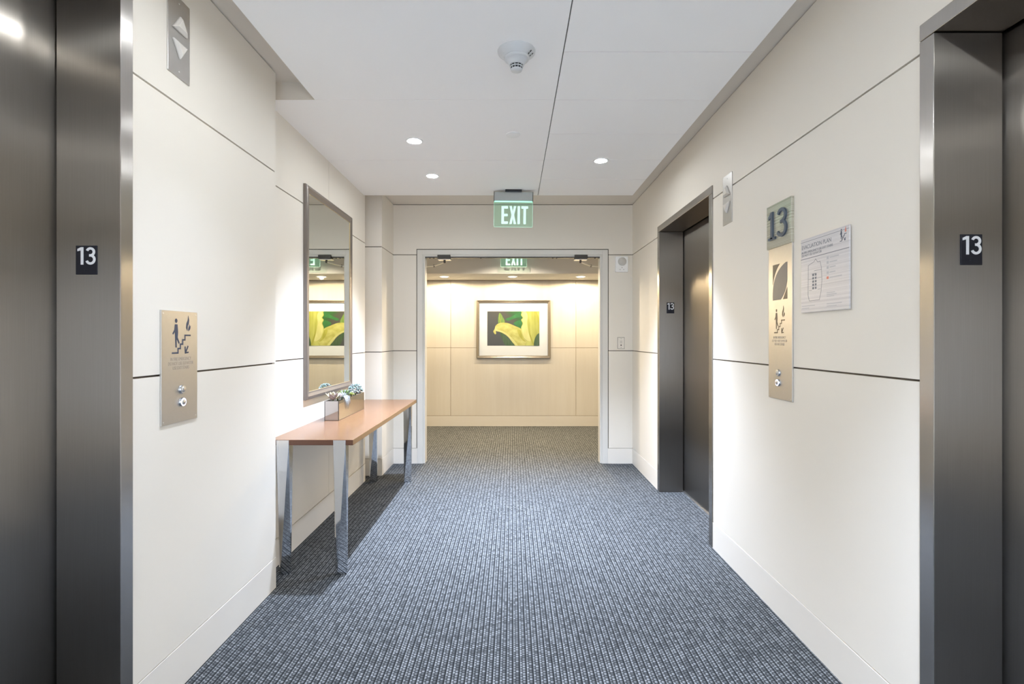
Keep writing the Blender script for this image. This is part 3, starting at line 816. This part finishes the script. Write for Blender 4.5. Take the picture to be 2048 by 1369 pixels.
SF = F / YFAR
def fx(x): return (x - 1025) / (F / (YFAR - 0.03))
def fz(y): return (677 - y) / (F / (YFAR - 0.03)) + EYE
t = thing('framed_picture', 'framed photograph of yellow petals on the maple corridor wall', 'picture', ((fx(953) + fx(1101)) / 2, YFAR, (fz(601) + fz(717)) / 2), ON_BACK)
w, h = (fx(1101) - fx(953)) / 2, (fz(601) - fz(717)) / 2
moulding(t, 'frame', -w, w, -h, h, [(0, 0), (0, 0.030), (0.008, 0.034), (0.026, 0.026), (0.030, 0.028), (0.036, 0.026), (0.040, 0.012)], 'pframe')
B().box(-w + 0.036, w - 0.036, -h + 0.036, h - 0.036, 0.004, 0.013).build('mount', 'mat', t)
# the photograph itself: picture coordinates of a 1662 x 1369 crop
cw = 170 / 1662
def pc(x, y): return (fx(940 + x * cw) - t.location.x, fz(590 + y * cw) - t.location.z)
def printmats():
    n = NT('photo_background')
    x, y, z = n.sep(n.coord())
    f = n.noise(n.coord(), 3.0, 2)
    d = n.math('ADD', n.math('MULTIPLY', x, 1.1), n.math('MULTIPLY', y, 1.2))
    a = n.math('ADD', d, n.math('MULTIPLY', f, 0.35), clamp=True)
    n.set(n.ramp(a, [(0.05, (0.042, 0.046, 0.050)), (0.30, (0.042, 0.043, 0.036)), (0.42, (0.016, 0.060, 0.016)), (0.60, (0.014, 0.085, 0.020))]), 0.35)
    M['ph_bg'] = n.m
    for key, c0, c1, ax in (('ph_leaf', (0.055, 0.12, 0.022), (0.13, 0.21, 0.05), (60, 5)), ('ph_stem', (0.022, 0.055, 0.018), (0.05, 0.085, 0.045), (30, 4)),
                            ('ph_petal', (0.24, 0.245, 0.05), (0.36, 0.37, 0.13), (9, 14)), ('ph_petal_right', (0.18, 0.20, 0.022), (0.32, 0.345, 0.10), (14, 2)),
                            ('ph_green', (0.014, 0.075, 0.018), (0.022, 0.125, 0.035), (8, 8)), ('ph_fold', (0.33, 0.34, 0.13), (0.40, 0.41, 0.18), (12, 6)),
                            ('ph_vein', (0.19, 0.20, 0.02), (0.26, 0.27, 0.045), (20, 4))):
        n = NT(key); f = n.noise(n.scale(n.coord(), (ax[0], ax[1], 1)), 1.0, 3)
        n.set(n.ramp(f, [(0.30, c0), (0.68, c1)]), 0.35); M[key] = n.m
printmats()
keys = ['ph_bg', 'ph_leaf', 'ph_stem', 'ph_petal', 'ph_petal_right', 'ph_green', 'ph_fold', 'ph_vein']
def smooth(pts, n=5, closed=True):
    out = []; k = len(pts)
    for i in range(k):
        p0, p1, p2, p3 = (Vector(pts[(i + j) % k]) for j in (-1, 0, 1, 2))
        for s in range(n):
            u = s / n
            q = 0.5 * ((2 * p1) + (p2 - p0) * u + (2 * p0 - 5 * p1 + 4 * p2 - p3) * u * u + (3 * p1 - p0 - 3 * p2 + p3) * u ** 3)
            out.append((q.x, q.y))
    return out
b = B(); zz = [0.0135]
def layer(pts, mi, sm=True):
    z = zz[0]; zz[0] += 0.0003
    px = [pc(max(337, min(1357, x)), max(323, min(997, y))) for x, y in (smooth(pts) if sm else pts)]
    b.prism(px, 0.0125, z, mi)
layer([(335, 322), (1358, 322), (1358, 998), (335, 998)], 0, False)
layer([(700, 470), (820, 420), (960, 340), (1040, 330), (1040, 420), (900, 450), (780, 500), (720, 500)], 5)
layer([(850, 560), (960, 500), (1020, 520), (1010, 660), (960, 640)], 5)
layer([(585, 740), (640, 750), (800, 900), (905, 1000), (905, 1010), (720, 1010), (640, 900)], 2)
layer([(556, 560), (550, 450), (580, 352), (640, 430), (682, 530), (620, 560)], 1)
layer([(578, 380), (590, 470), (600, 550), (590, 552), (580, 470)], 7)
layer([(480, 670), (500, 605), (560, 560), (650, 543), (760, 560), (880, 610), (990, 660), (1015, 740), (1050, 850), (1110, 910), (1085, 1005), (905, 1005), (860, 960), (800, 870), (720, 800), (620, 740), (540, 715), (505, 712), (512, 755), (490, 774), (470, 750), (455, 715)], 3)
layer([(480, 690), (505, 660), (560, 690), (660, 720), (760, 790), (850, 880), (940, 1003), (905, 1003), (830, 930), (760, 840), (680, 772), (590, 728), (520, 712)], 6)
layer([(930, 680), (985, 690), (1010, 760), (1045, 860), (1095, 915), (1040, 900), (980, 830), (940, 760)], 7)
layer([(1035, 318), (1365, 318), (1365, 1003), (1085, 1003), (1110, 905), (1045, 850), (1015, 760), (998, 650), (1028, 560), (1000, 490), (1030, 450), (1000, 400), (1010, 350)], 4)
layer([(1090, 330), (1130, 420), (1120, 560), (1150, 760), (1190, 900), (1110, 890), (1055, 840), (1025, 740), (1010, 640), (1040, 560), (1015, 490), (1045, 450), (1015, 395), (1030, 335)], 6)
layer([(1250, 322), (1290, 420), (1330, 560), (1345, 700), (1357, 560), (1340, 430), (1290, 322)], 7)
layer([(1160, 600), (1180, 760), (1230, 900), (1260, 990), (1230, 990), (1190, 880), (1165, 760)], 7)
layer([(1280, 830), (1357, 760), (1357, 998), (1250, 998)], 2)
b.build('photograph', keys, t)

# ------------------------------------------------------------------ console table
YT0, YT1 = F / 365.0, F / 219.5
TX0, TX1, TZ = XREC + 0.006, -0.875, 0.742
ym = (YT0 + YT1) / 2; xm = (TX0 + TX1) / 2
t = thing('console_table', 'long cherry console table on twisted chrome legs along the left wall', 'table', (xm, ym, 0))
o = B().box(TX0 - xm, TX1 - xm, YT0 - ym + 0.003, YT1 - ym - 0.003, TZ - 0.030, TZ).build('tabletop', ['table', 'table_edge', 'table_end'], t, 0.0015)
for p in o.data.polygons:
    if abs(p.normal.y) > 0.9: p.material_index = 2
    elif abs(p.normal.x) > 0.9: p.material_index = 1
def leg(x0, x1, yo, q):
    """yo = outer y of the leg, q = +1 at the near end (leg runs inward +y)"""
    w = x1 - x0; d = 0.052
    top = [(x0, yo), (x1, yo), (x1, yo + q * d), (x0, yo + q * d)]
    bot = [(x0 + 0.34 * w, yo - q * 0.001), (x1 + 0.004, yo + q * 0.38 * d), (x0 + 0.66 * w, yo + q * d), (x0 + 0.002, yo + q * 0.62 * d)]
    if q < 0: bot = [(x1 - 0.06 * w, yo + q * 0.0), (x1, yo + q * 0.55 * d), (x0 + 0.1 * w, yo + q * d), (x0, yo + q * 0.5 * d)]
    ztop = TZ - 0.002
    vs = [(x, y, ztop) for x, y in top] + [(x, y, 0.001) for x, y in bot]
    fs = [(0, 1, 2, 3), (7, 6, 5, 4)]
    for i in range(4):
        j = (i + 1) % 4
        fs += [(i, 4 + i, j), (j, 4 + i, 4 + j)]
    if q < 0: fs = [f[::-1] for f in fs]
    b = B().add([(x - xm, y - ym, z) for x, y, z in vs], [f[::-1] for f in fs])
    # notch: the leg stands under the top, only its outer face laps the end
    for i, v in enumerate(b.v):
        if v[2] > 0.5:
            y = v[1] + ym
            inner = abs(y - yo) > 0.01
            b.v[i] = (v[0], v[1], TZ - 0.0305 if inner else ztop)
    return b.build('leg', 'chrome', t)
for x0, x1 in ((-0.983, -0.915), (-1.295, -1.226)):
    leg(x0, x1, YT0, 1); leg(x0, x1, YT1, -1)

# planter and its plants
PX0, PX1, PY0, PY1, PZ1 = -1.272, -1.175, 3.382, 3.957, TZ + 0.132
t = thing('mirrored_planter', 'long mirrored glass planter box on the console table', 'planter', ((PX0 + PX1) / 2, (PY0 + PY1) / 2, TZ))
hx, hy, hz = (PX1 - PX0) / 2, (PY1 - PY0) / 2, PZ1 - TZ
th = 0.004
for q in (-1, 1):
    B().box(q * (hx - th), q * hx, -hy + th, hy - th, 0.003, hz).build('long_side', 'smoke_mirror', t)
    B().box(-hx + th, hx - th, q * (hy - th), q * hy, 0.003, hz).build('end_panel', 'smoke_mirror', t)
b = B()
for x in (-1, 1):
    for y in (-1, 1): b.box(x * (hx - th), x * (hx + 0.0004), y * (hy - th), y * (hy + 0.0004), 0.0, hz)
b.box(-hx, hx, -hy, hy, 0.0, 0.003)
b.build('dark_edges', 'dark', t)
B().box(-hx + th, hx - th, -hy + th, hy - th, 0.003, hz - 0.012).build('soil', 'soil', t)

def leafmat(key, c0, c1, tip=None, scale=35):
    n = NT(key); f = n.noise(n.coord(), scale, 2)
    n.set(n.ramp(f, [(0.32, c0), (0.66, c1)]), 0.5, Subsurface_Weight=0.0); M[key] = n.m
leafmat('suc_cream', (0.26, 0.21, 0.09), (0.42, 0.36, 0.26)); leafmat('suc_pink', (0.26, 0.18, 0.175), (0.42, 0.37, 0.36))
leafmat('suc_white', (0.18, 0.24, 0.21), (0.42, 0.45, 0.43)); leafmat('suc_green', (0.05, 0.105, 0.018), (0.19, 0.27, 0.085))
leafmat('suc_blue', (0.09, 0.17, 0.15), (0.34, 0.41, 0.39)); leafmat('suc_yellow', (0.24, 0.245, 0.03), (0.40, 0.385, 0.11))
leafmat('suc_trail', (0.28, 0.31, 0.31), (0.42, 0.44, 0.44))

def leaf(b, base, direction, up, L, W, T, mi=0, curl=0.25):
    d = Vector(direction).normalized(); u = Vector(up); s = d.cross(u).normalized(); u = s.cross(d).normalized()
    prof = [(0, 0.30), (0.25, 0.72), (0.55, 1.0), (0.8, 0.72), (0.94, 0.3), (1.0, 0.0)]
    vs = []; n = 6
    for k, (a, w) in enumerate(prof):
        c = Vector(base) + d * (L * a) + u * (curl * L * a * a)
        for j in range(n):
            an = 2 * PI * j / n
            vs.append(c + s * (math.cos(an) * W / 2 * max(w, 0.03)) + u * (math.sin(an) * T / 2 * max(w, 0.1) + abs(math.cos(an)) * W * 0.10 * w))
    fs = [(i * n + j, i * n + (j + 1) % n, (i + 1) * n + (j + 1) % n, (i + 1) * n + j) for i in range(len(prof) - 1) for j in range(n)]
    b.add(vs, fs, mi, True)
def rosette(b, c, R, n, W, mi=(0,), lo=8, hi=82, T=0.006, curl=0.25, axis=(0, 0, 1), ph=0.0):
    A = Vector(axis).normalized(); q = Vector((0, 0, 1)).rotation_difference(A)
    for k in range(n):
        f = k / max(1, n - 1); az = k * 2.39996 + ph; el = math.radians(lo + (hi - lo) * f)
        d = q @ Vector((math.cos(az) * math.cos(el), math.sin(az) * math.cos(el), math.sin(el)))
        leaf(b, Vector(c), d, A, R * (1 - 0.45 * f), W * (1 - 0.4 * f), T, mi[k % len(mi)], curl)
ZT = PZ1 - 0.016
def plant(name, label, x, y, z, fn, mats):
    tt = thing(name, label, 'succulent', (x, y, ZT), None, 'succulents in the mirrored planter')
    b = B(); fn(b, z - ZT); b.build('leaves', mats, tt)
    B().tube([(0, 0, 0.0), (0, 0, max(0.008, z - ZT))], 0.005, 8).build('stem', 'suc_green', tt)
plant('rosette_succulent', 'cream and pink open rosette succulent at the near end of the planter', -1.222, 3.405, PZ1 + 0.004,
      lambda b, z: rosette(b, (0, 0, z), 0.078, 17, 0.038, (0, 0, 1), 12, 80, 0.006, 0.30), ['suc_cream', 'suc_pink'])
plant('white_succulent', 'whitish small leaved succulent just behind the cream rosette', -1.224, 3.500, PZ1 + 0.006,
      lambda b, z: [rosette(b, (dx, dy, z), 0.045, 12, 0.020, (0, 1), 15, 85, 0.006, 0.2, ph=dx * 90) for dx, dy in ((-0.022, 0.0), (0.018, -0.02), (0.012, 0.03))], ['suc_white', 'suc_pink'])
def trail(b, z):
    for k in range(12):
        a = -0.055 + 0.0085 * k + random.uniform(-0.004, 0.004)
        L = 0.035 + 0.05 * math.exp(-((k - 6) / 4.0) ** 2) + random.uniform(-0.01, 0.01)
        pts = [(0, a * 0.5, z), (0.022, a * 0.8, z + 0.014), (0.040, a, z + 0.004), (0.046, a * 1.05, z - L * 0.5), (0.045 + random.uniform(0, 0.004), a * 1.1 + random.uniform(-0.008, 0.008), z - L)]
        b.tube(pts, [0.0016, 0.0016, 0.0014, 0.0011, 0.0006], 6)
    for k in range(16):
        an = k * 2.4; leaf(b, (0.006, 0, z), (math.cos(an), math.sin(an), 0.5 + 0.05 * k), (0, 0, 1), 0.040, 0.011, 0.005)
plant('trailing_succulent', 'white stringy trailing succulent spilling over the planter side', -1.216, 3.565, PZ1 + 0.004, trail, ['suc_trail'])
plant('spiky_succulent', 'green spiky succulent in the middle of the planter', -1.226, 3.660, PZ1 + 0.006,
      lambda b, z: rosette(b, (0, 0, z), 0.068, 34, 0.013, (0, 0, 1), 8, 88, 0.006, 0.15), ['suc_green', 'suc_white'])
plant('yellow_succulent', 'tiny yellow green succulent at the planter side, right of the spiky one', -1.199, 3.715, PZ1 + 0.002,
      lambda b, z: rosette(b, (0, 0, z), 0.032, 16, 0.014, (0,), 10, 85, 0.006, 0.2), ['suc_yellow'])
def clump(b, z):
    for k in range(26):
        th_ = k * 2.39996; ph = math.acos(1 - 1.15 * (k + 0.5) / 26)
        d = Vector((math.sin(ph) * math.cos(th_), math.sin(ph) * math.sin(th_), math.cos(ph)))
        rosette(b, d * 0.040 + Vector((0, 0, z)), 0.026, 8, 0.014, (0, 0, 0, 1), 20, 80, 0.005, 0.2, d, k)
plant('blue_succulent', 'large pale blue green clump succulent at the far end of the planter', -1.214, 3.865, PZ1 + 0.022, clump, ['suc_blue', 'suc_pink'])

# ------------------------------------------------------------------ camera, world, colour
cam = bpy.data.cameras.new('camera'); co = bpy.data.objects.new('camera', cam); col.objects.link(co)
cam.sensor_width = 36.0; cam.lens = 36.0 * F / 2048; cam.clip_start = 0.02
co.location = (0, 0, EYE); co.rotation_euler = (PI / 2, 0, 0)
cam.shift_x = -1.0 / 2048; cam.shift_y = -7.5 / 2048
sc.camera = co
w = bpy.data.worlds.new('world'); sc.world = w; w.use_nodes = True
w.node_tree.nodes['Background'].inputs[0].default_value = (0.5, 0.55, 0.6, 1); w.node_tree.nodes['Background'].inputs[1].default_value = 0.0
sc.view_settings.view_transform = 'Standard'; sc.view_settings.look = 'None'
sc.view_settings.exposure = 1.14; sc.view_settings.gamma = 1.0; sc.view_settings.use_curve_mapping = False
sc.cycles.max_bounces = 14; sc.cycles.diffuse_bounces = 8; sc.cycles.glossy_bounces = 6; sc.cycles.transparent_max_bounces = 12
sc.cycles.use_denoising = True; sc.cycles.sample_clamp_indirect = 8.0
